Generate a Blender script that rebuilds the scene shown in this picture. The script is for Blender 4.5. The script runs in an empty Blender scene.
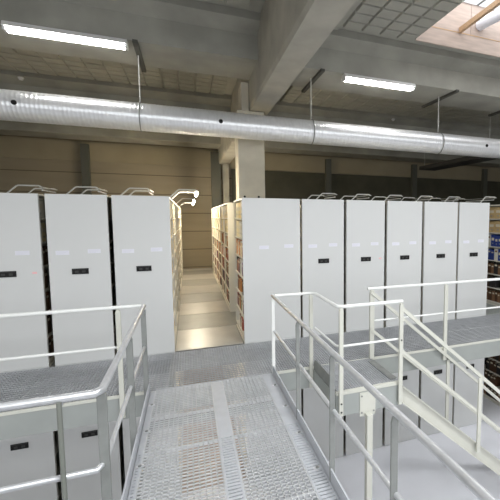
import bpy, math, random
from mathutils import Vector, Matrix
random.seed(7)
C = bpy.context.scene.collection
SC = bpy.context.scene

# ------------------------------------------------------------------ materials
def new_mat(name):
    m = bpy.data.materials.new(name); m.use_nodes = True
    nt = m.node_tree
    return m, nt, nt.nodes['Principled BSDF']

def mat(name, col, rough=0.5, metal=0.0, var=0.0, scale=4.0, bump=0.0, stretch=(1, 1, 1), detail=4.0, spec=0.5):
    m, nt, b = new_mat(name)
    b.inputs['Roughness'].default_value = rough
    b.inputs['Metallic'].default_value = metal
    b.inputs['Specular IOR Level'].default_value = spec
    if var == 0 and bump == 0:
        b.inputs['Base Color'].default_value = (*col, 1); return m
    tc = nt.nodes.new('ShaderNodeTexCoord'); mp = nt.nodes.new('ShaderNodeMapping')
    mp.inputs['Scale'].default_value = stretch
    nz = nt.nodes.new('ShaderNodeTexNoise'); nz.inputs['Scale'].default_value = scale; nz.inputs['Detail'].default_value = detail
    nt.links.new(tc.outputs['Object'], mp.inputs[0]); nt.links.new(mp.outputs[0], nz.inputs['Vector'])
    rp = nt.nodes.new('ShaderNodeValToRGB')
    lo = [max(0, c * (1 - var)) for c in col]; hi = [min(1, c * (1 + var)) for c in col]
    rp.color_ramp.elements[0].position = 0.3; rp.color_ramp.elements[1].position = 0.7
    rp.color_ramp.elements[0].color = (*lo, 1); rp.color_ramp.elements[1].color = (*hi, 1)
    nt.links.new(nz.outputs['Fac'], rp.inputs[0]); nt.links.new(rp.outputs[0], b.inputs['Base Color'])
    if bump:
        bp = nt.nodes.new('ShaderNodeBump'); bp.inputs['Strength'].default_value = bump; bp.inputs['Distance'].default_value = 0.01
        nt.links.new(nz.outputs['Fac'], bp.inputs['Height']); nt.links.new(bp.outputs[0], b.inputs['Normal'])
    return m

def emis(name, col, s):
    m, nt, b = new_mat(name)
    b.inputs['Base Color'].default_value = (*col, 1)
    b.inputs['Emission Color'].default_value = (*col, 1); b.inputs['Emission Strength'].default_value = s
    return m

M = {}
M['panel'] = mat('white_powder_coat', (0.62, 0.627, 0.62), 0.38, var=0.015, scale=1.5)
M['shelf'] = mat('ivory_shelf_steel', (0.76, 0.73, 0.64), 0.4)
M['lampwhite'] = mat('white_lamp_arm', (0.62, 0.62, 0.59), 0.35)
M['cream'] = mat('cream_paint', (0.57, 0.57, 0.51), 0.42, var=0.03, scale=6)
M['galv'] = mat('galvanised_steel', (0.66, 0.67, 0.69), 0.3, 0.65, var=0.08, scale=14, bump=0.02)
M['galvdull'] = mat('dull_galvanised_steel', (0.25, 0.26, 0.25), 0.5, 0.3, var=0.10, scale=9)
M['whiterail'] = mat('white_rail_paint', (0.76, 0.77, 0.75), 0.35)
M['strip'] = mat('bluish_zinc_strip', (0.44, 0.455, 0.485), 0.5, 0.1, var=0.05, scale=9)
M['deckgrate'] = mat('deck_grating_steel', (0.43, 0.44, 0.455), 0.5, 0.15, var=0.10, scale=7)
M['grate'] = mat('grating_steel', (0.50, 0.51, 0.52), 0.45, 0.1, var=0.10, scale=7)
M['fascia'] = mat('grey_galvanised_fascia', (0.34, 0.36, 0.345), 0.5, 0.25, var=0.06, scale=3)
M['concrete'] = mat('cast_concrete', (0.38, 0.36, 0.305), 0.85, var=0.14, scale=2.2, bump=0.15, detail=8)
M['concrete_joist'] = mat('grey_cast_concrete', (0.33, 0.325, 0.285), 0.85, var=0.17, scale=1.6, bump=0.15, detail=8)
M['column'] = mat('pale_column_concrete', (0.52, 0.49, 0.41), 0.8, var=0.06, scale=5, bump=0.1, detail=8)
M['coffer'] = mat('coffered_concrete', (0.37, 0.365, 0.32), 0.85, var=0.06, scale=3, detail=6)
M['duct'] = mat('spiral_duct_zinc', (0.84, 0.85, 0.87), 0.33, 0.55, var=0.05, scale=5, stretch=(6, 1, 1))
M['black'] = mat('black_plastic', (0.008, 0.008, 0.008), 0.5, spec=0.25)
M['dark'] = mat('dark_metal', (0.03, 0.03, 0.028), 0.6)
M['darkbar'] = mat('dark_strap_steel', (0.07, 0.07, 0.06), 0.7)
M['paper'] = mat('pale_paper_note', (0.74, 0.74, 0.80), 0.6)
M['ink'] = mat('faint_grey_ink', (0.62, 0.62, 0.70), 0.6)
M['pink'] = mat('pink_sticker', (0.85, 0.50, 0.50), 0.6)
M['floor'] = mat('polished_pale_floor', (0.82, 0.825, 0.87), 0.25, var=0.06, scale=0.9, detail=6)
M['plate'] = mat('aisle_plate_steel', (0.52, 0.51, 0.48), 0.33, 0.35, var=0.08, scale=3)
M['plate2'] = mat('aisle_plate_steel_darker', (0.33, 0.33, 0.31), 0.42, 0.35, var=0.08, scale=3)
M['ply'] = mat('pale_plywood', (0.52, 0.42, 0.36), 0.6, var=0.12, scale=3, stretch=(1, 8, 8))
M['timber'] = mat('softwood_timber', (0.55, 0.37, 0.22), 0.6, var=0.15, scale=4, stretch=(1, 9, 9))
M['fixture'] = mat('white_fixture_tray', (0.8, 0.8, 0.8), 0.4)
M['tube'] = emis('fluorescent_tube_glow', (1.0, 0.985, 0.95), 24)
M['lowtube'] = emis('dim_warm_tube_glow', (1.0, 0.84, 0.6), 55)
M['warmtube'] = emis('warm_aisle_tube_glow', (1.0, 0.88, 0.68), 140)
M['postthin'] = mat('grey_green_post_paint', (0.17, 0.18, 0.16), 0.5)
M['rope'] = mat('hanger_wire', (0.6, 0.6, 0.58), 0.5)

def foil_mat():
    m, nt, b = new_mat('foil_wrap')
    tc = nt.nodes.new('ShaderNodeTexCoord'); nz = nt.nodes.new('ShaderNodeTexVoronoi'); nz.inputs['Scale'].default_value = 9
    rp = nt.nodes.new('ShaderNodeValToRGB'); rp.color_ramp.elements[0].color = (.12, .14, .25, 1); rp.color_ramp.elements[1].color = (.85, .88, .95, 1)
    rp.color_ramp.elements[0].position = .1; rp.color_ramp.elements[1].position = .3
    nt.links.new(tc.outputs['Object'], nz.inputs['Vector']); nt.links.new(nz.outputs['Distance'], rp.inputs[0]); nt.links.new(rp.outputs[0], b.inputs['Base Color'])
    b.inputs['Roughness'].default_value = .35; return m
M['foil'] = foil_mat()

def wall_mat():
    m, nt, b = new_mat('wall_board_cladding')
    tc = nt.nodes.new('ShaderNodeTexCoord')
    sx = nt.nodes.new('ShaderNodeSeparateXYZ'); nt.links.new(tc.outputs['Object'], sx.inputs[0])
    md = nt.nodes.new('ShaderNodeMath'); md.operation = 'MODULO'; md.inputs[1].default_value = 0.70
    ad = nt.nodes.new('ShaderNodeMath'); ad.operation = 'ADD'; ad.inputs[1].default_value = 6.98
    nt.links.new(sx.outputs['Z'], ad.inputs[0]); nt.links.new(ad.outputs[0], md.inputs[0])
    lt = nt.nodes.new('ShaderNodeMath'); lt.operation = 'LESS_THAN'; lt.inputs[1].default_value = 0.03
    nt.links.new(md.outputs[0], lt.inputs[0])
    nz = nt.nodes.new('ShaderNodeTexNoise'); nz.inputs['Scale'].default_value = 1.4; nz.inputs['Detail'].default_value = 6
    mp = nt.nodes.new('ShaderNodeMapping'); mp.inputs['Scale'].default_value = (0.5, 1, 3)
    nt.links.new(tc.outputs['Object'], mp.inputs[0]); nt.links.new(mp.outputs[0], nz.inputs['Vector'])
    rp = nt.nodes.new('ShaderNodeValToRGB'); rp.color_ramp.elements[0].color = (.27, .232, .165, 1); rp.color_ramp.elements[1].color = (.365, .313, .225, 1)
    nt.links.new(nz.outputs['Fac'], rp.inputs[0])
    mx = nt.nodes.new('ShaderNodeMix'); mx.data_type = 'RGBA'
    nt.links.new(lt.outputs[0], mx.inputs['Factor']); nt.links.new(rp.outputs[0], mx.inputs['A']); mx.inputs['B'].default_value = (.15, .12, .08, 1)
    nt.links.new(mx.outputs['Result'], b.inputs['Base Color']); b.inputs['Roughness'].default_value = .8
    return m
M['wall'] = wall_mat()
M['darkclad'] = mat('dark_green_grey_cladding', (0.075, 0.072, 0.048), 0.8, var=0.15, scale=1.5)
M['postgrey'] = mat('dark_grey_post', (0.11, 0.112, 0.09), 0.7)
M['lintel'] = mat('tan_lintel_board', (0.33, 0.285, 0.195), 0.8, var=0.08, scale=1.2)
M['wallside'] = mat('side_wall_concrete', (0.32, 0.30, 0.26), 0.85, var=0.1, scale=1)

def glaze_mat():
    m, nt, b = new_mat('translucent_glazing')
    tr = nt.nodes.new('ShaderNodeBsdfTransparent'); tl = nt.nodes.new('ShaderNodeBsdfTranslucent'); mx = nt.nodes.new('ShaderNodeMixShader')
    mx.inputs[0].default_value = 0.35
    nt.links.new(tr.outputs[0], mx.inputs[1]); nt.links.new(tl.outputs[0], mx.inputs[2])
    nt.links.new(mx.outputs[0], nt.nodes['Material Output'].inputs['Surface']); return m
M['glaze'] = glaze_mat()

# ------------------------------------------------------------------ mesh helpers
class MB:
    def __init__(s): s.v = []; s.f = []; s.mi = []; s.mats = []; s.sm = []
    def _m(s, m):
        if m not in s.mats: s.mats.append(m)
        return s.mats.index(m)
    def add(s, vs, fs, m, smooth=False):
        o = len(s.v); k = s._m(m); s.v += [tuple(v) for v in vs]
        for f in fs: s.f.append(tuple(i + o for i in f)); s.mi.append(k); s.sm.append(smooth)
        return s
    def box(s, x0, x1, y0, y1, z0, z1, m):
        v = [(x, y, z) for z in (z0, z1) for y in (y0, y1) for x in (x0, x1)]
        return s.add(v, [(0, 2, 3, 1), (4, 5, 7, 6), (0, 1, 5, 4), (2, 6, 7, 3), (0, 4, 6, 2), (1, 3, 7, 5)], m)
    def bar(s, a, b, w, h, m, up=(0, 0, 1)):
        # rectangular bar from a to b: w across, h along 'up'
        a = Vector(a); b = Vector(b); d = (b - a).normalized(); u = Vector(up); r = d.cross(u)
        if r.length < 1e-4: r = d.cross(Vector((0, 1, 0)))
        r.normalize(); u = r.cross(d)
        v = [p + r * (sx * w / 2) + u * (sz * h / 2) for p in (a, b) for sx, sz in ((-1, -1), (1, -1), (1, 1), (-1, 1))]
        return s.add(v, [(0, 1, 2, 3), (7, 6, 5, 4), (0, 4, 5, 1), (1, 5, 6, 2), (2, 6, 7, 3), (3, 7, 4, 0)], m)
    def tube(s, pts, r, m, n=12, cap=True):
        pts = [Vector(p) for p in pts]; rings = []
        ref = None
        for i, p in enumerate(pts):
            if i == 0: d = pts[1] - p
            elif i == len(pts) - 1: d = p - pts[i - 1]
            else: d = (p - pts[i - 1]).normalized() + (pts[i + 1] - p).normalized()
            d.normalize()
            if ref is None:
                ref = Vector((0, 0, 1)) if abs(d.z) < .9 else Vector((1, 0, 0))
            x = d.cross(ref); x.normalize(); y = x.cross(d); ref = y if abs(d.dot(y)) < .9 else ref
            k = 1.0
            if 0 < i < len(pts) - 1:
                c = (pts[i + 1] - p).normalized().dot((p - pts[i - 1]).normalized()); k = 1 / max(.5, math.sqrt((1 + c) / 2))
            rings.append([p + (x * math.cos(2 * math.pi * j / n) + y * math.sin(2 * math.pi * j / n)) * r * (1 if k == 1 else (1 + k) / 2) for j in range(n)])
        v = [q for g in rings for q in g]; f = []
        for i in range(len(rings) - 1):
            for j in range(n):
                f.append((i * n + j, i * n + (j + 1) % n, (i + 1) * n + (j + 1) % n, (i + 1) * n + j))
        s.add(v, f, m, True)
        if cap:
            s.add(rings[0], [tuple(range(n))[::-1]], m); s.add(rings[-1], [tuple(range(n))], m)
        return s
    def prism(s, prof, axis, a, b, m):
        # closed 2D profile extruded along an axis; profile coords fill the other two axes in order
        def P(p, t): return {'x': (t, p[0], p[1]), 'y': (p[0], t, p[1]), 'z': (p[0], p[1], t)}[axis]
        n = len(prof); v = [P(p, a) for p in prof] + [P(p, b) for p in prof]
        f = [tuple(range(n))[::-1], tuple(range(n, 2 * n))] + [(i, (i + 1) % n, n + (i + 1) % n, n + i) for i in range(n)]
        return s.add(v, f, m)
    def build(s, name, parent=None, origin=None):
        me = bpy.data.meshes.new(name)
        o = Vector(origin) if origin is not None else Vector((0, 0, 0))
        me.from_pydata([tuple(Vector(v) - o) for v in s.v], [], s.f)
        for m in s.mats: me.materials.append(m)
        for p, k, sm in zip(me.polygons, s.mi, s.sm): p.material_index = k; p.use_smooth = sm
        me.update()
        import bmesh
        bm = bmesh.new(); bm.from_mesh(me); bmesh.ops.recalc_face_normals(bm, faces=bm.faces); bm.to_mesh(me); bm.free()
        ob = bpy.data.objects.new(name, me); C.objects.link(ob); ob.location = o
        if parent is not None: ob.parent = parent; ob.location = o - PW[parent.name]
        PW[ob.name] = o
        return ob
PW = {}
def tag(o, label=None, cat=None, group=None, kind=None):
    if label: o['label'] = label
    if cat: o['category'] = cat
    if group: o['group'] = group
    if kind: o['kind'] = kind
    return o
def thing(name, loc, label, cat, group=None):
    o = bpy.data.objects.new(name, None); C.objects.link(o); o.location = loc; o.empty_display_size = .1
    PW[o.name] = Vector(loc)
    return tag(o, label, cat, group)
def struct(mb, name): return tag(mb.build(name), kind='structure')
def bevel(o, w=.004, seg=2):
    b = o.modifiers.new('bevel', 'BEVEL'); b.width = w; b.segments = seg; b.limit_method = 'ANGLE'; return o
def copy_tree(o, parent=None):
    c = o.copy(); C.objects.link(c)
    if parent is not None: c.parent = parent
    for ch in list(o.children): copy_tree(ch, c)
    return c

ZL = -2.30                # lower floor level
H = 2.30                  # shelf unit height
YB = 10.1                 # back wall
XL, XR = -9.0, 15.5
YF = -12.0

# ------------------------------------------------------------------ setting
struct(MB().box(XL, XR, YF, YB + .2, ZL - .2, ZL, M['floor']), 'floor')
struct(MB().box(XL, XR, YB, YB + .25, ZL, 5.6, M['wall']), 'wall_back')
struct(MB().box(XL - .25, XL, YF, YB + .25, ZL - .2, 5.6, M['wallside']), 'wall_left')
struct(MB().box(XR, XR + .25, YF, YB + .25, ZL - .2, 5.6, M['wallside']), 'wall_right')
struct(MB().box(XL, XR, YF - .25, YF, ZL - .2, 1.6, M['wallside']).box(XL, XR, YF - .25, YF, 4.7, 5.6, M['wallside']), 'wall_front')  # open band added so the front light comes in
# upper storage floor behind the walkway (plates lie on it)
struct(MB().box(XL, 5.36, 0.03, YB, -.12, -.03, M['plate2']).box(6.9, XR, 0.03, YB, -.12, -.006, M['plate2']).box(5.36, 6.9, .03, YB, -.12, -.006, M['fascia']), 'floor_upper')

# ceiling: coffered slabs between the joists, with openings for the rooflights
ZC = 5.18
SKY = [(3.66, 7.3, -1.9, 0.14), (-4.6, -1.2, -6.6, -4.4), (2.0, 5.4, -6.6, -4.4), (-4.6, -1.2, -10.6, -8.4), (2.0, 5.4, -10.6, -8.4)]
def slab(mb, x0, x1, y0, y1):
    holes = [s for s in SKY if s[0] < x1 and s[1] > x0 and s[2] < y1 and s[3] > y0]
    xs = sorted({x0, x1, *[h[0] for h in holes], *[h[1] for h in holes]}); ys = sorted({y0, y1, *[h[2] for h in holes], *[h[3] for h in holes]})
    for a, b in zip(xs, xs[1:]):
        for c, d in zip(ys, ys[1:]):
            if not any(h[0] - 1e-6 <= a and b <= h[1] + 1e-6 and h[2] - 1e-6 <= c and d <= h[3] + 1e-6 for h in holes):
                mb.box(a, b, c, d, ZC + .042, ZC + .3, M['coffer'])
cm = MB()
slab(cm, XL, XR, YF, YB)
def ribs(mb, x0, x1, y0, y1, px=.365, py=.29, w=.022):
    nx = max(1, round((x1 - x0) / px)); ny = max(1, round((y1 - y0) / py))
    dx = (x1 - x0) / nx; dy = (y1 - y0) / ny; zt = ZC + .042
    for i in range(nx):
        for j in range(ny):
            a0, a1, b0, b1 = x0 + i * dx + w, x0 + (i + 1) * dx - w, y0 + j * dy + w, y0 + (j + 1) * dy - w
            e = .014
            mb.add([(a0 - e, b0 - e, zt), (a1 + e, b0 - e, zt), (a1 + e, b1 + e, zt), (a0 - e, b1 + e, zt), (a0, b0, ZC), (a1, b0, ZC), (a1, b1, ZC), (a0, b1, ZC)],
                   [(4, 5, 6, 7), (0, 1, 5, 4), (1, 2, 6, 5), (2, 3, 7, 6), (3, 0, 4, 7)], M['coffer'])
ribs(cm, XL, .72, -2.0, .18); ribs(cm, 2.25, 3.62, -2.0, .18)
cm.box(1.32, 2.22, -2.1, .28, ZC - .0, ZC + .042, M['coffer'])
ribs(cm, XL, .72, 1.9, 4.76); ribs(cm, 1.45, XR, 1.9, 4.76)
ribs(cm, XL, .72, 6.36, 8.4); ribs(cm, 1.45, XR, 6.36, 8.4)
struct(cm, 'ceiling')

# joists: inverted trough sections running across the hall
JP = lambda y: [(y, 4.6), (y + 1.03, 4.6), (y + 1.03, 4.98), (y + 1.28, 5.10), (y + 1.28, ZC + .042), (y - .27, ZC + .042), (y - .27, 5.10), (y, 4.98)]
for y, nm in ((-3.66, 'nearest the viewer, before the rooflight'), (.57, 'carrying the strip lights'), (5.05, 'half hidden by the silver duct'), (8.70, 'farthest, before the back wall')):
    for xa, xb, sd in ((XL + .01, .915, 'left'), (1.30, XR - .01, 'right')):
        mb = MB().prism(JP(y), 'x', xa, xb, M['concrete_joist'])
        tag(mb.build('concrete_joist', None, (xa, y, 4.6)), 'grey concrete roof joist %s, %s of the main beam' % (nm, sd), 'roof joist', 'concrete roof joists')
# main beam along the hall, tapering slightly towards its soffit
tag(MB().prism([(.93, 4.05), (1.29, 4.05), (1.31, 4.12), (1.31, 5.2), (.91, 5.2), (.91, 4.12)], 'y', YF, YB, M['concrete']).build('concrete_beam', None, (1.1, -2, 4.05)),
    'heavy concrete roof beam running from above the viewer to the back wall', 'beam')
# the column with a fork cheek at its head
cl = thing('concrete_column', (.94, 1.9, 0), 'square pale concrete column rising behind the wide white end panel', 'column')
cb = MB().box(.68, 1.19, 1.65, 2.15, ZL, 4.045, M['column']).build('shaft', cl, (.94, 1.9, ZL)); bevel(cb, .012)
MB().box(.765, .90, 1.66, 2.14, 4.045, 4.57, M['column']).build('fork_cheek', cl, (.83, 1.9, 4.1))
for xx in (.79, 1.06):
    MB().tube([(xx, 1.643, 2.40), (xx, 1.66, 2.40)], .022, M['black']).build('bolt_hole', cl, (xx, 1.65, 2.40))
for i, (x0, x1) in enumerate(((-3.62, -3.38), (.62, .98), (1.05, 1.28), (5.32, 5.56), (9.65, 9.9), (13.9, 14.15))):
    ww = ['left of the picture', 'left of the two behind the aisle', 'right of the two behind the aisle', 'just right of the concrete column', 'behind the middle right-hand panels', 'at the far right'][i]
    tag(MB().box(x0, x1, YB - .24, YB - .062, ZL, 4.5, M['postgrey'] if i != 2 else M['concrete']).build('wall_post', None, ((x0 + x1) / 2, YB - .1, ZL)), 'slim dark post against the back wall, ' + ww, 'wall post', 'posts on the back wall')
# upper lintel band along the wall
struct(MB().box(XL, XR, YB - .06, YB - .001, 3.93, 4.6, M['lintel']), 'trim_1')
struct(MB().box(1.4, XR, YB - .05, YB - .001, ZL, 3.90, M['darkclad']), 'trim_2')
# dark straps under the front joist
for i, x in enumerate((-.89, 2.02, 4.91, 6.88)):
    tag(MB().box(x - .035, x + .035, .50, 1.78, 4.555, 4.598, M['darkbar']).build('joist_strap', None, (x, 1.1, 4.6)),
        'dark steel strap under the front joist, %s' % ('at the right end of the left strip light', 'just right of the main beam', 'right of the right strip light', 'at the right edge of the picture')[i], 'strap', 'straps under the front joist')

# ------------------------------------------------------------------ rooflight in view
x0, x1, y0, y1 = SKY[0]
rl = thing('rooflight', ((x0 + x1) / 2, (y0 + y1) / 2, ZC), 'plywood lined rooflight with bright glazing at top right', 'skylight')
MB().box(x0, x1, y1 - .03, y1 - .001, ZC + .02, ZC + .30, M['ply']).build('lower_lining', rl, (x0, y1, ZC + .1))
mbx = MB()
for k in range(3): mbx.box(x0 + k * 1.22, min(x1, x0 + k * 1.22 + 1.21), y1 - .03, y1 - .001, ZC + .32, ZC + .88, M['ply'])
mbx.build('upper_lining', rl, (x0, y1, ZC + .4))
MB().box(x0, x1, y1 - .034, y1 - .001, ZC + .302, ZC + .318, M['timber']).build('lining_batten', rl, (x0, y1, ZC + .3))
MB().box(x0 - .03, x0, y0, y1, ZC + .11, ZC + .88, M['ply']).box(x1, x1 + .03, y0, y1, ZC + .11, ZC + .88, M['ply']).build('side_lining', rl, (x0, y0, ZC + .2))
MB().box(x0, x1, y0 - .03, y0, ZC + .11, ZC + .88, M['ply']).build('near_lining', rl, (x0, y0, ZC + .2))
MB().box(x0 - .03, x1 + .03, y0 - .03, y1 + .03, ZC + .90, ZC + .915, M['glaze']).build('glazing', rl, (x0, y0, ZC + .9))
fr = MB()
for k in range(5): fr.box(x0 + .55 + k * .8, x0 + .58 + k * .8, y0, y1, ZC + .88, ZC + .90, M['galvdull'])
fr.build('glazing_bar', rl, (x0, y0, ZC + .89))
MB().bar((4.62, .10, 5.53), (4.62, -1.86, 5.60), .06, .09, M['timber']).build('brace', rl, (4.6, 0, ZC + .4))
fo = MB()
pts = [(5.07, .105, 5.70), (5.09, -.12, 5.70), (5.2, -.35, 5.74), (5.4, -.75, 5.78), (5.6, -1.4, 5.8)]
fo.tube(pts, .10, M['foil'], 14)
tag(fo.build('wrapped_pipe', None, (5.07, .13, 5.70)), 'foil wrapped pipe coming through the plywood of the rooflight', 'pipe')

# ------------------------------------------------------------------ spiral duct
YD, ZD, RD = 1.0, 3.60, .215
dk = thing('ventilation_duct', (0, YD, ZD), 'long silver spiral ventilation duct hanging across the hall', 'duct')
prof = []; xx = -8.8
db = MB(); n = 28; rings = []
xs = []
x = -8.8
while x < 15.2:
    xs += [(x, RD), (x + .010, RD + .0028), (x + .020, RD)]; x += .055
v = []; f = []
for i, (xa, r) in enumerate(xs):
    for j in range(n):
        a = 2 * math.pi * j / n
        v.append((xa + .055 * j / n, YD + r * math.cos(a), ZD + r * math.sin(a)))
for i in range(len(xs) - 1):
    for j in range(n - 1): f.append((i * n + j, i * n + j + 1, (i + 1) * n + j + 1, (i + 1) * n + j))
    # close the seam to the ring one pitch ahead so the rib winds as a helix
    if i + 4 < len(xs): f.append((i * n + n - 1, (i + 3) * n, (i + 4) * n, (i + 1) * n + n - 1))
db.add(v, f, M['duct'], True); db.build('duct_tube', dk, (0, YD, ZD))
for xa in (-2.46, .31, 5.95):
    MB().tube([(xa, YD - RD - .012, ZD + .0), (xa, YD - RD + .05, ZD + .0)], .034, M['black'], 14).build('spray_hole', dk, (xa, YD - RD, ZD))
for xa in (-.9, 1.95, 4.8, -3.8, 7.7):
    MB().tube([(xa, YD, ZD + RD), (xa, YD, 4.595)], .009, M['rope'], 6).build('hanger_rod', dk, (xa, YD, ZD + RD))
    ring = [(xa, YD + (RD + .014) * math.cos(t * math.pi / 16), ZD + (RD + .014) * math.sin(t * math.pi / 16)) for t in range(33)]
    MB().tube(ring, .008, M['galvdull'], 6).build('strap_ring', dk, (xa, YD, ZD))
# smoke detectors
for i, (xa, ya) in enumerate(((-3.6, 4.83), (5.8, 4.83))):
    sd = thing('smoke_detector', (xa, ya, 5.085), 'small white smoke detector on the concrete ceiling, ' + ('below the left strip light' if i == 0 else 'above the right end of the duct'), 'smoke detector', 'ceiling smoke detectors')
    z = 5.085
    MB().tube([(xa, ya, z), (xa, ya, z - .03)], .055, M['fixture'], 14).build('base', sd, (xa, ya, z))
    MB().tube([(xa, ya, z - .03), (xa, ya, z - .06)], .038, M['fixture'], 14).build('sensor_dome', sd, (xa, ya, z - .03))

# dark tray hanging at the far right
ct = MB().box(7.25, 7.85, 1.9, 5.5, 3.64, 3.72, M['dark']).box(7.22, 7.25, 1.9, 5.5, 3.64, 3.76, M['dark'])
for yy in (2.2, 5.3): ct.box(7.30, 7.31, yy, yy + .01, 3.72, 4.6 if yy > 5 else ZC + .042, M['rope'])
tag(ct.build('cable_tray', None, (7.5, 5, 3.65)), 'dark flat tray hanging under the ceiling at far right', 'cable tray')

# ------------------------------------------------------------------ strip lights
def strip(xa, xb, y, z, label):
    t = thing('strip_light', ((xa + xb) / 2, y, z), label, 'strip light', 'fluorescent strip lights under the joists')
    tr_ = MB().prism([(y - .10, z), (y + .10, z), (y + .07, z + .0645), (y - .07, z + .0645)], 'x', xa, xb, M['fixture']).build('tray', t, ((xa + xb) / 2, y, z))
    for dy in (-.045, .045):
        MB().tube([(xa + .04, y + dy, z - .024), (xb - .04, y + dy, z - .024)], .022, M['tube'], 10).build('tube', tr_, ((xa + xb) / 2, y + dy, z - .02))
    for xe_ in (xa, xb - .035): MB().box(xe_, xe_ + .035, y - .065, y + .065, z - .045, z - .001, M['fixture']).build('end_cap', t, (xe_, y, z - .02))
strip(-2.46, -1.0, .62, 4.535, 'lit fluorescent strip light at top left, under the front joist')
strip(2.45, 3.93, .62, 4.535, 'lit fluorescent strip light right of the main beam')
for xa in (-7.3, 7.3, ):
    strip(xa, xa + 1.47, .62, 4.535, 'lit fluorescent strip light out past the %s edge of the picture' % ('left' if xa < 0 else 'right'))

# ------------------------------------------------------------------ shelving
EDGES = [(-2.768, -2.030), (-1.960, -1.228), (-1.209, -.484), (.527, 1.448), (1.484, 2.221), (2.269, 3.007), (3.059, 3.792), (3.843, 4.598), (4.641, 5.379)]
EDGES[1] = (-1.960, -1.262)
unitless = (-3.53, -2.80)
SH = [.06 + .317 * k for k in range(8)]      # shelf heights
BAY = 1.165
DEP = 9.3
def lamp(t, xr, zt, y0, y1, glow):
    """aisle lamp on two bent arms over the right-hand face at xr"""
    for y in (y0, y1):
        MB().tube([(xr - .055, y, zt - .002), (xr - .055, y, zt + .045), (xr + .085, y, zt + .18), (xr + .11, y, zt + .19), (xr + .37, y, zt + .19), (xr + .40, y, zt + .175)], .0125, M['lampwhite'], 8).build('lamp_arm', t, (xr, y, zt))
    hs = MB().prism([(xr + .375, zt + .178), (xr + .42, zt + .178), (xr + .415, zt + .166), (xr + .38, zt + .166)], 'y', y0 - .02, y1 + .02, M['lampwhite']).build('lamp_housing', t, (xr + .40, y0, zt + .165))
    MB().tube([(xr + .40, y0 + .06, zt + .125), (xr + .40, y1 - .03, zt + .125)], 0.024 if glow else .012, M['warmtube'] if glow else M['fixture'], 8).build('lamp_tube', hs, (xr + .40, y0, zt + .13))

def unit(i, x0, x1, zb, label, lamps='off', handle=True, pink=False, detail=None, ya=.03, yb=DEP, panel=True, stickers=True):
    t = thing('shelving_unit', ((x0 + x1) / 2, .0, zb), label, 'shelving unit', 'white mobile shelving units')
    xc = (x0 + x1) / 2; zt = zb + H
    if panel:
        p = MB().box(x0, x1, 0, .028, zb + .004, zt, M['panel']).build('end_panel', t, (xc, .014, zb)); bevel(p, .004)
    if stickers and panel:
        offs = (-.19, .17) if x1 - x0 < .85 else (-.13, .27)
        for k, dx in enumerate(offs):
            w = .075; zc = zb + 1.525 + .012 * (k == 1)
            n = MB().box(xc + dx - w, xc + dx + w, -.003, -.0005, zc - .028, zc + .028, M['paper'])
            for q in range(3): n.box(xc + dx - w + .012, xc + dx + w - .012 - .02 * q, -.0036, -.003, zc + .012 - .015 * q, zc + .016 - .015 * q, M['ink'])
            n.build('paper_note', t, (xc + dx, -.002, zc))
    if pink:
        MB().box(x1 - .11, x1 - .06, -.003, -.0005, zb + 1.26, zb + 1.285, M['pink']).build('pink_sticker', t, (x1 - .1, -.002, zb + 1.27))['label'] = 'small pink sticker'
    if handle:
        zc = zb + 1.27; hm = MB().box(xc - .095, xc + .095, -.012, -.0005, zc - .038, zc + .038, M['black'])
        hm.box(xc - .085, xc + .085, -.016, -.012, zc + .024, zc + .034, M['dark'])
        h = hm.build('control_plate', t, (xc, -.006, zc)); h['label'] = 'black control plate'
        for dx in (-.04, .04): MB().box(xc + dx - .02, xc + dx + .02, -.015, -.0121, zc - .02, zc + .01, M['dark']).build('button', h, (xc + dx, -.013, zc))
    # carriage, top and middle partition
    c = MB().box(x0 + .02, x1 - .02, ya, yb, zb + .002, zb + .055, M['shelf']).box(xc - .012, xc + .012, ya, yb, zb + .06, zt - .03, M['shelf']).box(x0 + .006, x1 - .006, ya, yb, zt - .028, zt - .004, M['shelf'])
    c.build('carcass', t, (xc, ya, zb))
    nb = max(1, round((yb - ya) / BAY))
    for k in range(nb + 1):
        y = min(ya + k * (yb - ya) / nb, yb - .03)
        u = MB()
        for xa, xb in ((x0 + .004, x0 + .034), (x1 - .034, x1 - .004)): u.box(xa, xb, y, y + .03, zb + .055, zt - .028, M['shelf'])
        if k in (0, nb): u.box(x0 + .034, x1 - .034, y + .008, y + .02, zb + .055, zt - .028, M['shelf'])
        u.build('upright', t, (xc, y, zb))
    for z in SH[:7]:
        s = MB()
        for xa, xb in ((x0 + .008, xc - .014), (xc + .014, x1 - .008)):
            s.box(xa, xb, ya + .032, yb - .032, zb + z - .004, zb + z + .018, M['shelf'])
        s.build('shelf_board', t, (xc, ya, zb + z))
    if lamps != 'none' and i != 3:
        lamp(t, x1, zt, 1.45, 2.2, lamps == 'on')
        if lamps == 'on': lamp(t, x1, zt, 5.2, 8.8, True)
        else: lamp(t, x1, zt, 5.2, 6.2, False)
    return t

unit(9, *unitless, 0, 'white mobile shelving unit just past the left picture edge, its lamp arm showing', stickers=False)
upl = ['third left of the aisle, cut by picture edge', 'second left of the aisle', 'first left of the aisle', '', 'first right of the wide panel', 'second right of the wide panel', 'third right of the wide panel', 'fourth right of the wide panel', 'last on the right, before the open racks']
for i, (x0, x1) in enumerate(EDGES):
    if i == 3: continue
    unit(i, x0, x1, 0, 'white mobile shelving unit, upper deck, ' + upl[i], lamps='on' if i == 2 else 'off', pink=i in (0, 5))
    lw = unit(i, x0, x1, ZL, 'white mobile shelving unit, lower floor, ' + upl[i].replace('picture edge', 'left edge').replace('wide panel', 'lower aisle').replace('open racks', 'brown book racks'), lamps='none', stickers=False)
    lw['group'] = 'white lower mobile shelving units'
    if i in (0, 1, 2): pass
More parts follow.
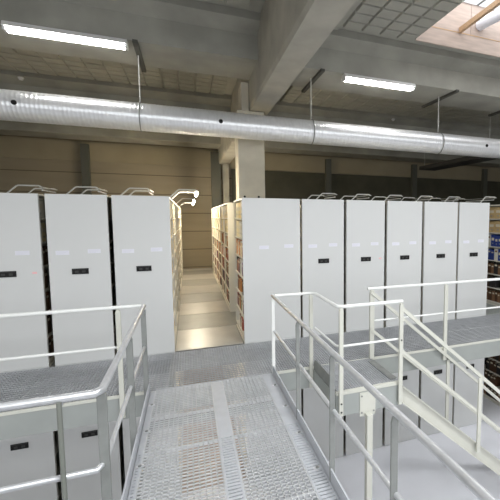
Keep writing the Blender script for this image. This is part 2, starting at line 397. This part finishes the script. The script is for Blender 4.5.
# fixed wide unit right of the aisle (a short block, then the column, then the long block)
unit(3, *EDGES[3], 0, 'wide white shelving unit right of the lit aisle, without a control plate', lamps='off', handle=False, yb=1.23)
l4 = unit(3, *EDGES[3], ZL, 'wide white fixed shelving unit on the lower floor, right of the lower aisle', lamps='none', handle=False, stickers=False, yb=1.23)
l4['group'] = 'white lower mobile shelving units'
# lamp arms of the wide block reach to the right like the rest; the long block behind the column
def back_block(zb, label):
    x0, x1 = .52, .96
    t = thing('book_rack', ((x0 + x1) / 2, 2.33, zb), label, 'book rack', 'open racks along the aisle'); xc = (x0 + x1) / 2; zt = zb + H
    ya, yb = 2.36, 8.75
    p = MB().box(x0, x1, 2.33, 2.355, zb + .003, zt, M['shelf']).build('end_panel', t, (xc, 2.34, zb)); bevel(p, .004)
    MB().box(x0 + .02, x1, ya, yb, zb + .002, zb + .055, M['shelf']).box(x1 - .02, x1, ya, yb, zb + .06, zt - .03, M['shelf']).box(x0 + .006, x1, ya, yb, zt - .028, zt - .004, M['shelf']).build('carcass', t, (xc, ya, zb))
    for k in range(7):
        y = min(ya + k * BAY * .914, yb - .03)
        MB().box(x0 + .004, x0 + .034, y, y + .03, zb + .055, zt - .028, M['shelf']).box(x1 - .05, x1 - .021, y, y + .03, zb + .055, zt - .028, M['shelf']).build('upright', t, (xc, y, zb))
    for z in SH[:7]:
        MB().box(x0 + .008, x1 - .022, ya + .002, yb - .002, zb + z - .004, zb + z + .018, M['shelf']).build('shelf_board', t, (xc, ya, zb + z))
back_block(0, 'long open book rack right of the upper aisle, behind the concrete column')
back_block(ZL, 'long open book rack right of the lower aisle, seen through the grating')
# racks at far right facing the open side aisle
def right_rack(zb, label, ya):
    x0, x1 = 6.2, 6.9; t = thing('book_rack', (6.55, ya, zb), label, 'book rack', 'open racks at the far right'); xc = 6.55; zt = zb + H; yb = 9.3
    MB().box(x0 + .02, x1 - .02, ya, yb, zb + .002, zb + .055, M['shelf']).box(xc - .01, xc + .01, ya, yb, zb + .06, zt - .03, M['shelf']).box(x0 + .006, x1 - .006, ya, yb, zt - .028, zt - .004, M['shelf']).build('carcass', t, (xc, ya, zb))
    for k in range(9):
        y = min(ya + k * 1.16, yb - .03)
        MB().box(x0 + .004, x0 + .03, y, y + .03, zb + .055, zt - .028, M['shelf']).box(x1 - .03, x1 - .004, y, y + .03, zb + .055, zt - .028, M['shelf']).build('upright', t, (xc, y, zb))
    for z in SH[:7]:
        MB().box(x0 + .008, xc - .012, ya + .032, yb - .032, zb + z - .004, zb + z + .018, M['shelf']).box(xc + .012, x1 - .008, ya + .032, yb - .032, zb + z - .004, zb + z + .018, M['shelf']).build('shelf_board', t, (xc, ya, zb + z))
    MB().box(x0, x1, ya - .03, ya, zb + .004, zt, M['panel']).build('end_panel', t, (xc, ya - .015, zb))
    if zb == 0: lamp(t, x1 - .75, zt, 1.1, 2.2, False)
right_rack(0, 'open rack of boxes and blue binders on the upper deck at far right', .06)
right_rack(ZL, 'open rack of dark brown books on the lower floor at far right', .06)

# ------------------------------------------------------------------ books
BC = {'cream': (.78, .68, .42), 'yellow': (.72, .55, .22), 'white': (.78, .75, .66), 'red': (.36, .09, .06), 'brown': (.24, .13, .07), 'black': (.03, .028, .028), 'blue': (.03, .06, .26), 'green': (.12, .17, .09), 'kraft': (.55, .40, .20), 'orange': (.55, .24, .08), 'grey': (.35, .34, .32), 'darkbrown': (.09, .045, .022), 'purple': (.22, .12, .22)}
BM = {k: mat('book_cloth_' + k, v, .6, var=.06, scale=8) for k, v in BC.items()}
M['pages'] = mat('page_paper', (.72, .66, .52), .8)
# unit-size meshes: spine towards -x (dx,dy,dz = 1): a cover wrapped round a page block, or a box with a label
BK = {}
def proto(kind, c):
    if (kind, c) in BK: return BK[(kind, c)]
    m = BM[c]; b = MB()
    if kind == 'book':
        b.box(0, 1, -.5, -.40, 0, 1, m).box(0, 1, .40, .5, 0, 1, m).box(0, .04, -.40, .40, 0, 1, m).box(.041, .96, -.399, .399, .015, .97, M['pages'])
        b.box(-.004, 0, -.30, .30, .70, .84, M['pages'] if c in ('red', 'brown', 'black', 'darkbrown', 'green', 'blue', 'purple') else BM['brown'])
    else:
        b.box(0, 1, -.5, .5, 0, 1, m).box(-.006, 0, -.32, .32, .50, .72, M['pages']).box(-.006, 0, -.12, .12, .20, .30, BM['grey'])
        b.box(-.003, .99, -.503, .503, .90, .93, BM['grey'] if c == 'white' else m)
    me = b.build('tmp'); d = me.data; bpy.data.objects.remove(me)
    d.name = kind + '_' + c; BK[(kind, c)] = d; return d
OFF = {'top': ('cream', 'yellow', 'white', 'cream'), 'mid': ('white', 'brown', 'cream', 'grey', 'red', 'orange'), 'low': ('red', 'brown', 'purple', 'orange', 'white', 'black', 'green')}
ORD = ['bottom', 'second', 'third', 'fourth', 'fifth', 'sixth', 'top']
def put(kind, c, x, y, z, dx, dy, dz, face, label, cat, group):
    o = bpy.data.objects.new({'book': 'book', 'box': 'document_box'}[kind], proto(kind, c)); C.objects.link(o)
    o.location = (x, y, z); o.scale = (dx, dy, dz)
    if face > 0: o.rotation_euler = (0, 0, math.pi)
    return tag(o, label, cat, group)
def row(xf, face, ya, yb, z, k, where, style, coarse=1.0, stuff=None):
    """books along y on one shelf; xf = spine plane, face = which way spines look (-1: to -x)"""
    y = ya
    while True:
        if style == 'kraft':
            kind, c, w, h, d = 'box', random.choice(['kraft', 'kraft', 'cream', 'kraft']), random.uniform(.10, .16), random.uniform(.255, .27), .26
        elif style == 'blue':
            kind, c, w, h, d = random.choice([('book', 'blue'), ('book', 'blue'), ('book', 'white'), ('box', 'blue')]) + (random.uniform(.07, .1), random.uniform(.2, .27), .24)
        elif style == 'brown':
            kind, c, w, h, d = 'book', random.choice(['darkbrown', 'darkbrown', 'black', 'brown', 'darkbrown']), random.uniform(.06, .1), random.uniform(.21, .27), .24
        elif style == 'top':
            kind, c, w, h, d = 'box', random.choice(OFF['top']), random.uniform(.10, .17), random.uniform(.26, .275), .26
        elif style == 'mid':
            kind, c, w, h, d = random.choice(['box', 'book']), random.choice(OFF['mid']), random.uniform(.06, .1), random.uniform(.22, .27), .24
        else:
            kind, c, w, h, d = 'book', random.choice(OFF['low']), random.uniform(.05, .09), random.uniform(.19, .26), .23
        w *= coarse
        if y + w > yb: break
        zz = z + .0185; xo = xf - face * .012
        if stuff is None:
            nm = {'book': 'book', 'box': 'document box'}[kind]
            put(kind, c, xo, y + w / 2, zz, d, w - .004, h, face, '%s %s on the %s shelf %s' % ({'darkbrown': 'dark brown'}.get(c, c), nm, ORD[k], where), nm, '%s %ses %s, %s shelf' % (c, nm, where, ORD[k]) if nm.endswith('x') else '%s books %s, %s shelf' % (c, where, ORD[k]))
        else:
            xa, xb = sorted((xo, xo - face * d))
            stuff.box(xa, xb, y, y + w - .004, zz, zz + h, BM[c])
        y += w + (random.uniform(.1, .3) if random.random() < .05 else .0)
STY = ['low', 'low', 'low', 'low', 'mid', 'top', 'top']
for k in range(7):
    row(.527 + .02, -1, .08, 1.17, SH[k], k, 'of the wide aisle-side unit', STY[k], 1.25)
    row(.52 + .02, -1, 2.40, 3.40, SH[k], k, 'in the bay just beyond the column', STY[k], 1.5)
    row(6.2 + .02, -1, .42, 1.20, SH[k], k, 'of the upper far-right rack', ['brown', 'brown', 'brown', 'blue', 'blue', 'kraft', 'kraft'][k], 1.3)
for k in range(7):
    row(6.2 + .02, -1, .10, 1.20, SH[k] + ZL, k, 'of the lower far-right rack', 'brown', 1.4)
# books seen in the gaps between the left-hand units
for k in range(7):
    row(-2.030 - .03, 1, .075, .45, SH[k], k, 'in the gap between the two leftmost units', ['brown', 'brown', 'brown', 'brown', 'brown', 'mid', 'top'][k], 1.6)
    row(-1.262 - .03, 1, .075, .45, SH[k], k, 'in the gap left of the aisle unit', ['brown', 'brown', 'brown', 'brown', 'brown', 'top', 'top'][k], 1.6)
# everything farther off along the aisles
s1 = MB(); s2 = MB(); s3 = MB()
for k in range(7):
    y = 3.45
    for b in range(5): row(.54, -1, y + .06, y + 1.03, SH[k], k, '', STY[k], 1.3, s1); y += 1.065
    for b in range(8): row(-.484 - .02, 1, .10 + b * 1.16, .10 + b * 1.16 + 1.05, SH[k], k, '', 'top', 1.0, s2)
    for b in range(7): row(6.22, -1, 1.28 + b * 1.16, 2.36 + b * 1.16, SH[k], k, '', ['brown', 'brown', 'brown', 'blue', 'blue', 'kraft', 'kraft'][k], 1.5, s3)
tag(s1.build('books', None, (.6, 3.5, 0)), 'rows of boxes and books in the farther bays right of the lit aisle', 'books', kind='stuff')
tag(s2.build('books', None, (-.6, .1, 0)), 'rows of boxes and books along the left side of the lit aisle', 'books', kind='stuff')
tag(s3.build('books', None, (6.3, 1.3, 0)), 'rows of boxes and binders in the farther bays of the upper far-right rack', 'books', kind='stuff')
s4 = MB()
for k in range(7):
    for b in range(6): row(6.22, -1, 1.28 + b * 1.16, 2.36 + b * 1.16, SH[k] + ZL, k, '', 'brown', 1.5, s4)
tag(s4.build('books', None, (6.3, 1.3, ZL)), 'rows of dark books in the farther bays of the lower far-right rack', 'books', kind='stuff')

# ------------------------------------------------------------------ aisle plates
seams = [.035, 1.187, 2.317, 3.486, 4.65, 5.87, 7.06, 8.24, 9.3, YB - .23]
nth = ['nearest', 'second', 'third', 'fourth', 'fifth', 'sixth', 'seventh', 'eighth', 'farthest']
for i, (a, b) in enumerate(zip(seams, seams[1:])):
    mb = MB().box(-.475, .515, a, b - .02, -.005, 0.0, M['plate'] if i % 2 == 0 else M['plate2'])  # alternating colours paint in the light and dark bands of lamp reflections
    # a low rolled lip across the far edge, as on the steel floor trays
    mb.box(-.475, .515, b - .045, b - .02, 0, .003, M['plate'])
    if i < 2:
        n = 30 if i == 0 else 0
        for q in range(n): mb.box(-.46 + q * .0325, -.46 + q * .0325 + .009, a + .04, b - .06, 0, .003, M['plate'])
    tag(mb.build('floor_plate', None, (0, a, 0)), 'steel floor plate in the lit aisle, %s from the walkway' % nth[i], 'floor plate', 'steel plates along the aisle floor')
struct(MB().box(-.475, .515, .03, 9.8, ZL + .0005, ZL + .006, M['ply']), 'floor_lower_aisle')

# ------------------------------------------------------------------ walkways
def grating(mb, x0, x1, y0, y1, zt, px=.034, py=.034, m=None, t=.0045, h=.03):
    m = m or M['grate']
    n = max(1, round((x1 - x0) / px))
    for i in range(n + 1):
        x = x0 + (x1 - x0) * i / n; mb.box(x - t / 2, x + t / 2, y0, y1, zt - h, zt, m)
    k = max(1, round((y1 - y0) / py))
    for j in range(k + 1):
        y = y0 + (y1 - y0) * j / k; mb.box(x0, x1, y - t * .5, y + t * .5, zt - h * .4, zt, m)
deck = thing('mezzanine_deck', (0, -.65, 0), 'long steel grating walkway in front of the upper shelving', 'walkway')
xs = [-5.6, -4.4, -3.2, -2.0, -.8, .4, 1.6, 2.8, 4.0, 5.2, 6.4, 7.6]
for a, b in zip(xs, xs[1:]):
    for ya, yb in ((-1.285, -.66), (-.65, -.02)):
        g = MB(); grating(g, a + .004, b - .004, ya, yb, -.002, .034, .06, M['deckgrate'], t=.006); g.build('grating_panel', deck, ((a + b) / 2, ya, 0))
for xa, xb in ((-5.6, 7.6),):
    # channel shaped edge beam with a bright top angle
    MB().prism([(-1.300, -.035), (-1.255, -.035), (-1.255, -.06), (-1.285, -.06), (-1.285, -.27), (-1.245, -.27), (-1.245, -.29), (-1.300, -.29)], 'x', xa, xb, M['fascia']).build('edge_beam', deck, (1, -1.28, -.2))
    MB().prism([(-1.308, -.034), (-1.29, -.034), (-1.29, .0), (-1.308, .0)], 'x', xa, -.72, M['cream']).build('edge_angle', deck, (-3, -1.3, 0))
    MB().prism([(-1.308, -.034), (-1.29, -.034), (-1.29, .0), (-1.308, .0)], 'x', .72, xb, M['cream']).build('edge_angle', deck, (1, -1.3, 0))
jb = MB()
for k in range(9):
    xx = -5 + k * 1.5
    if abs(xx - 1.0) < .01: pass
    jb.box(xx - .02, xx + .02, -1.25, .0, -.24, -.04, M['fascia'])
jb.build('cross_bearer', deck, (0, -.6, -.1))
struct(MB().box(XL, XR, .0, .03, -.30, -.10, M['fascia']), 'trim_3')

br = thing('footbridge', (0, -4, 0), 'steel grating footbridge running from the viewer to the shelving deck', 'bridge')
for xa, xb, nm in ((-.65, -.045, 'l'), (.085, .565, 'r')):
    ys = [-1.325, -2.0, -2.62, -3.6, -4.6, -5.6, -6.6, -7.6]
    for a, b in zip(ys, ys[1:]):
        g = MB(); grating(g, xa, xb, b + .004, a - .004, 0, .043, .043, t=.0095, h=.022)
        for q in (a - .006, b + .006): g.box(xa, xb, q - .003, q + .003, -.03, .001, M['grate'])
        g.build('grating_panel', br, ((xa + xb) / 2, b, 0))
def strip_plate(name, xa, xb):
    mb = MB().box(xa, xb, -2.6, -1.325, -.006, .002, M['strip'])
    mb.box(xa, xa + .012, -7.6, -2.6, -.006, .002, M['strip']).box(xb - .012, xb, -7.6, -2.6, -.006, .002, M['strip'])
    y = -2.6
    while y > -7.58:
        mb.box(xa + .012, xb - .012, y - .026, y, -.006, .002, M['strip']); y -= .038
    mb.build(name, br, ((xa + xb) / 2, -4, 0))
strip_plate('centre_strip', -.04, .08); strip_plate('edge_strip', .57, .70); strip_plate('edge_strip', -.70, -.655)
MB().box(-.02, .06, -7.6, -1.33, -.12, -.02, M['fascia']).build('centre_beam', br, (.02, -4, -.1))
for k in range(6):
    yy = -1.7 - k * .55
    for xx in (.66, -.66):
        MB().tube([(xx, yy, .0025), (xx, yy, .012)], .013, M['galvdull'], 8).box(xx - .03, xx + .03, yy - .02, yy + .02, .001, .0035, M['galv']).build('clamp', br, (xx, yy, 0))
for s, y in ((-1, -7.6), (1, -7.6)):
    MB().box(s * .712 - .006, s * .712 + .006, y, -1.33, -.02, .10, M['strip']).build('toe_board', br, (s * .71, -4, 0))
    MB().box(s * .69 - .02, s * .69 + .02, y, -1.335, -.25, -.035, M['fascia']).build('side_beam', br, (s * .69, -4, -.1))
for y in (-2.0, -3.6, -5.2, -6.8): MB().box(-.67, .67, y - .02, y + .02, -.12, -.035, M['fascia']).build('cross_beam', br, (0, y, -.1))
# the viewer's landing to the left, below the frame
ld = thing('mezzanine_deck', (-2.2, -5, 0), 'near steel grating landing joining the footbridge at lower left', 'walkway')
g = MB(); grating(g, -4.4, -.76, -6.6, -3.73, 0, .06, .08); g.build('grating_panel', ld, (-2.6, -5, 0))
MB().box(-4.4, -.78, -3.72, -3.69, -.25, .08, M['galvdull']).build('toe_board', ld, (-2.5, -3.68, 0))

def flat_post(parent, x, y, z0, z1, w, d, m, rnd=True):
    """flat bar post with a rounded head; w along y, d along x"""
    pr = [(y - w / 2, z0), (y + w / 2, z0), (y + w / 2, z1 - w * .35), (y + w * .28, z1 - .012), (y, z1), (y - w * .28, z1 - .012), (y - w / 2, z1 - w * .35)]
    o = MB().prism(pr, 'x', x - d / 2, x + d / 2, m).build('post', parent, (x, y, z0)); return bevel(o, .004)
def flat_post_x(parent, x, y, z0, z1, w, d, m):
    pr = [(x - w / 2, z0), (x + w / 2, z0), (x + w / 2, z1 - .03), (x + w * .3, z1), (x - w * .3, z1), (x - w / 2, z1 - .03)]
    o = MB().prism(pr, 'y', y - d / 2, y + d / 2, m).build('post', parent, (x, y, z0)); return bevel(o, .004)

# bridge railing, left side, turning left at the near landing
r1 = thing('guard_railing', (-.735, -2.5, 0), 'left guard railing of the footbridge, turning left at its near end', 'railing')
MB().tube([(-.735, -1.30, 1.0), (-.735, -3.60, 1.0), (-.765, -3.645, 1.0), (-4.3, -3.645, 1.0)], .022, M['galv']).build('handrail', r1, (-.735, -3, 1))
MB().tube([(-.745, -1.33, .535), (-.745, -3.56, .535), (-.775, -3.64, .535), (-4.3, -3.64, .535)], .0165, M['galv']).build('midrail', r1, (-.735, -3, .53))
for y in (-1.345, -2.45, -3.585): flat_post_x(r1, -.742, y, -.25, .985, .052, .025, M['galvdull'])
for x in (-.93, -2.2, -3.4):
    MB().tube([(x, -3.662, -.2), (x, -3.662, .985)], .013, M['postthin'], 10).build('post', r1, (x, -3.66, 0))
MB().tube([(-.93, -3.645, .96), (-.93, -3.645, .985)], .016, M['galv'], 8).build('bracket', r1, (-1, -3.65, .97))
# bridge railing, right side
r2 = thing('guard_railing', (.735, -4, 0), 'right guard railing of the footbridge with shiny round handrail', 'railing')
MB().tube([(.73, -1.27, 1.0), (.73, -7.4, 1.0)], .022, M['galv']).build('handrail', r2, (.73, -4, 1))
MB().tube([(.735, -1.33, .55), (.735, -7.4, .55)], .0165, M['galv']).build('midrail', r2, (.73, -4, .53))
for y in (-1.33, -2.54, -3.53, -4.48, -5.6, -6.7): flat_post_x(r2, .722, y, -.25, .982, .042, .014, M['galvdull'] if y < -1.5 else M['whiterail'])

# deck edge railing to the left
r3 = thing('guard_railing', (-2, -1.3, 0), 'white guard railing along the deck edge left of the footbridge', 'railing')
MB().tube([(-.762, -1.285, 1.0), (-5.4, -1.285, 1.0)], .021, M['whiterail']).build('handrail', r3, (-2, -1.285, 1))
MB().tube([(-.99, -1.30, .555), (-5.4, -1.30, .555)], .015, M['whiterail']).build('midrail', r3, (-2, -1.29, .55))
for x in (-.99, -3.2, -4.8):
    flat_post_x(r3, x, -1.326, -.26, .985, .05, .03, M['cream'])
# landing railing between bridge and stair
r4 = thing('guard_railing', (1.3, -1.7, 0), 'white guard railing wrapping the small stair landing right of the footbridge', 'railing')
MB().tube([(.757, -1.285, 1.0), (1.20, -1.285, 1.0), (1.245, -1.30, 1.0), (1.285, -1.36, 1.0), (1.285, -2.11, 1.0), (1.31, -2.15, 1.0), (1.36, -2.165, 1.0), (2.12, -2.165, 1.0)], .021, M['whiterail']).build('handrail', r4, (1.3, -2, 1))
MB().tube([(1.275, -1.34, .54), (1.28, -2.11, .54), (1.31, -2.15, .54), (1.36, -2.165, .54), (2.10, -2.165, .54)], .014, M['whiterail']).build('midrail', r4, (1.3, -2, .54))
flat_post_x(r4, 1.225, -1.326, -.28, .985, .05, .03, M['cream'])
flat_post_x(r4, 1.315, -2.195, -.27, .985, .05, .03, M['cream'])
flat_post_x(r4, 2.09, -2.195, -.27, .985, .05, .03, M['cream'])
kk = MB()
for x, z in ((1.315, -.12), (1.315, -.22), (2.09, .535)):
    kk.tube([(x, -2.2155, z), (x, -2.21, z)], .011, M['dark'], 8)
kk.build('bolt', r4, (1.3, -2.215, -.1))
# deck edge railing to the right of the stair
r5 = thing('guard_railing', (4, -1.3, 0), 'white guard railing along the deck edge right of the stair head', 'railing')
MB().tube([(2.07, -1.285, 1.0), (7.5, -1.285, 1.0)], .021, M['whiterail']).build('handrail', r5, (4, -1.285, 1))
MB().tube([(2.12, -1.30, .535), (7.5, -1.30, .535)], .014, M['whiterail']).build('midrail', r5, (4, -1.29, .535))
flat_post_x(r5, 2.12, -1.326, .003, .985, .07, .035, M['cream'])
for x in (3.38, 4.9, 6.4): flat_post_x(r5, x, -1.326, -.2, .985, .06, .03, M['cream'])

# stair landing
sl = thing('stair_landing', (1.7, -1.7, 0), 'small grating landing at the head of the cream staircase', 'landing')
g = MB(); grating(g, 1.30, 2.10, -2.12, -1.315, -.001, .034, .034, M['deckgrate'], t=.006); g.build('grating_panel', sl, (1.7, -1.7, 0))
MB().box(1.27, 2.11, -2.165, -2.12, -.29, -.034, M['fascia']).box(1.255, 1.295, -2.12, -1.315, -.29, -.034, M['fascia']).box(2.10, 2.125, -2.12, -1.315, -.29, -.034, M['fascia']).build('edge_beam', sl, (1.7, -2.14, -.2))
MB().box(1.27, 2.11, -2.172, -2.12, -.034, .0, M['cream']).build('edge_angle', sl, (1.7, -2.16, 0))
MB().prism([(-2.10, -.04), (-1.33, -.04), (-1.33, .06), (-1.37, .11), (-1.42, .125), (-2.10, .125)], 'x', 1.262, 1.272, M['galvdull']).build('toe_board', sl, (1.26, -1.7, 0))
MB().box(2.02, 2.12, -2.06, -1.42, .0, .006, M['galvdull']).build('nosing', sl, (2.06, -1.7, 0))
MB().box(1.562, 1.765, -2.176, -2.166, -.335, -.05, M['cream']).build('leg_plate', sl, (1.66, -2.17, -.2))
lg = MB().box(1.625, 1.70, -2.246, -2.176, ZL + .001, -.30, M['cream']).build('leg', sl, (1.66, -2.2, ZL)); bevel(lg, .006)
lb = MB()
for x in (1.585, 1.742):
    for z in (-.09, -.29): lb.tube([(x, -2.183, z), (x, -2.176, z)], .011, M['galvdull'], 8)
lb.build('bolt', sl, (1.66, -2.18, -.2))

# staircase: two channel stringers and grating treads
S = .852
st = thing('staircase', (3.4, -1.75, ZL), 'cream steel staircase going down to the right from the landing', 'staircase')
xa, za = 2.13, -.06
xe = xa + (za - ZL - .02) / S
for y, f in ((-2.17, -1), (-1.345, 1)):
    sm = MB()
    for zo, dz, w in ((-.10, .205, .008), (.0, .018, .05), (-.205, .018, .05)):
        zc = (0 if zo == .0 else (-.205 if zo == -.205 else -.1025))
        pa = Vector((xa, y, za + zc)); pb = Vector((xe, y, ZL + .20 + zc + .02))
        hh = .205 if zo == -.10 else .012
        yo = -f * .018 if w == .008 else 0
        a = (pa.x, y + yo, pa.z); b = (pb.x, y + yo, pa.z - S * (pb.x - pa.x))
        # vertical-sided bar so the ends are plumb
        y0_, y1_ = y + yo - w / 2, y + yo + w / 2
        h2 = hh / 2
        sm.add([(a[0], y0_, a[2] - h2), (a[0], y1_, a[2] - h2), (a[0], y1_, a[2] + h2), (a[0], y0_, a[2] + h2), (b[0], y0_, b[2] - h2), (b[0], y1_, b[2] - h2), (b[0], y1_, b[2] + h2), (b[0], y0_, b[2] + h2)],
               [(0, 1, 2, 3), (7, 6, 5, 4), (0, 4, 5, 1), (1, 5, 6, 2), (2, 6, 7, 3), (3, 7, 4, 0)], M['cream'])
    sm.build('stringer', st, (xa, y, za))
nt_ = 11
for k in range(nt_):
    z = -.185 - k * .188
    xcn = xa + (za - .1025 - z) / S
    if z < ZL + .1: break
    g = MB(); grating(g, xcn - .10, xcn + .10, -2.145, -1.37, z + .01, .034, .05, t=.006, h=.03)
    g.build('tread', st, (xcn, -1.75, z))
fl = MB().box(xe - .16, xe + .02, -2.2, -2.14, ZL + .001, ZL + .02, M['cream']).box(xe - .16, xe + .02, -1.375, -1.315, ZL + .001, ZL + .02, M['cream']); fl.build('foot_plate', st, (xe, -1.75, ZL))
for y, nm, z1, z2, xs_ in ((-2.185, 'near', .92, .40, (3.31,)), (-1.345, 'far', .965, .43, (3.46,))):
    rr = thing('stair_railing', (2.1, y, 0), 'cream sloping railing on the %s side of the staircase' % nm, 'railing')
    x1_ = 4.9
    xs0 = 2.10
    for zz, nm2, hh, ww in ((z1, 'handrail', .045, .035), (z2, 'midrail', .040, .03)):
        MB().bar((xs0, y, zz), (x1_, y, zz - S * (x1_ - xs0) * .985), ww, hh, M['cream']).build(nm2, rr, (xs0, y, zz))
    for x in xs_:
        zt_ = z1 - S * (x - xs0) - .02; zb_ = za - S * (x - xa) - .10
        o = MB().box(x - .028, x + .028, y - .012 + (-.024 if y < -2 else .03), y + .012 + (-.024 if y < -2 else .03), zb_ + (.0), zt_, M['cream']).build('post', rr, (x, y, zb_)); bevel(o, .003)

# ------------------------------------------------------------------ lower aisle lamps (warm light below)
for k, y in enumerate((.9, 3.4)):
    t = thing('aisle_lamp', (0, y, -.35), 'warm strip lamp over the lower aisle, %s the footbridge' % ('nearer' if k == 0 else 'farther from'), 'lamp', 'lower aisle lamps')
    MB().box(-.05, .05, y - .6, y + .6, -.17, -.125, M['lampwhite']).build('housing', t, (0, y, -.15))
    MB().tube([(0, y - .58, -.19), (0, y + .58, -.19)], .018, M['lowtube'], 8).build('lamp_tube', t, (0, y, -.19))

# ------------------------------------------------------------------ light
def area(name, loc, sx, sy, power, col=(1, 1, 1), rot=(0, 0, 0)):
    d = bpy.data.lights.new(name, 'AREA'); d.shape = 'RECTANGLE'; d.size = sx; d.size_y = sy; d.energy = power; d.color = col
    o = bpy.data.objects.new(name, d); C.objects.link(o); o.location = loc; o.rotation_euler = rot; return o
for i, (a, b, c, d) in enumerate(SKY):
    area('daylight', ((a + b) / 2, (c + d) / 2, ZC + (.86 if i == 0 else .32)), (b - a) * .95, (d - c) * .95, (45, 220, 370, 110, 120)[i], (.97, .985, 1))
area('added_front_light', (3.2, YF - .1, 3.15), 22, 2.9, 330, (.95, .975, 1), (math.radians(90), 0, 0))  # unseen source added at the front to brighten the upright faces
W = bpy.data.worlds.new('World'); SC.world = W; W.use_nodes = True
W.node_tree.nodes['Background'].inputs[0].default_value = (.93, .96, 1, 1); W.node_tree.nodes['Background'].inputs[1].default_value = 1.5

# ------------------------------------------------------------------ camera
f, cx, cy = 386.95, 347.67, 250.15
yaw, pitch, roll = .388807, .0857410, .00285716
cd = bpy.data.cameras.new('Camera'); co = bpy.data.objects.new('Camera', cd); C.objects.link(co)
cd.sensor_fit = 'HORIZONTAL'; cd.sensor_width = 36; cd.lens = f / 500 * 36
cd.shift_x = (250 - cx) / 500; cd.shift_y = (cy - 250) / 500
fw = Vector((math.sin(yaw) * math.cos(pitch), math.cos(yaw) * math.cos(pitch), -math.sin(pitch)))
r = Vector((math.cos(yaw), -math.sin(yaw), 0)); u = r.cross(fw)
r2_ = r * math.cos(roll) + u * math.sin(roll); u2 = -r * math.sin(roll) + u * math.cos(roll)
co.matrix_world = Matrix(((r2_.x, u2.x, -fw.x, -.235879), (r2_.y, u2.y, -fw.y, -6.168669), (r2_.z, u2.z, -fw.z, 2.011009), (0, 0, 0, 1)))
cd.clip_start = .05
SC.camera = co
vs = SC.view_settings; SC.display_settings.display_device = 'sRGB'
vs.view_transform = 'Standard'; vs.look = 'None'; vs.gamma = 1; vs.use_curve_mapping = False; vs.exposure = 0.0
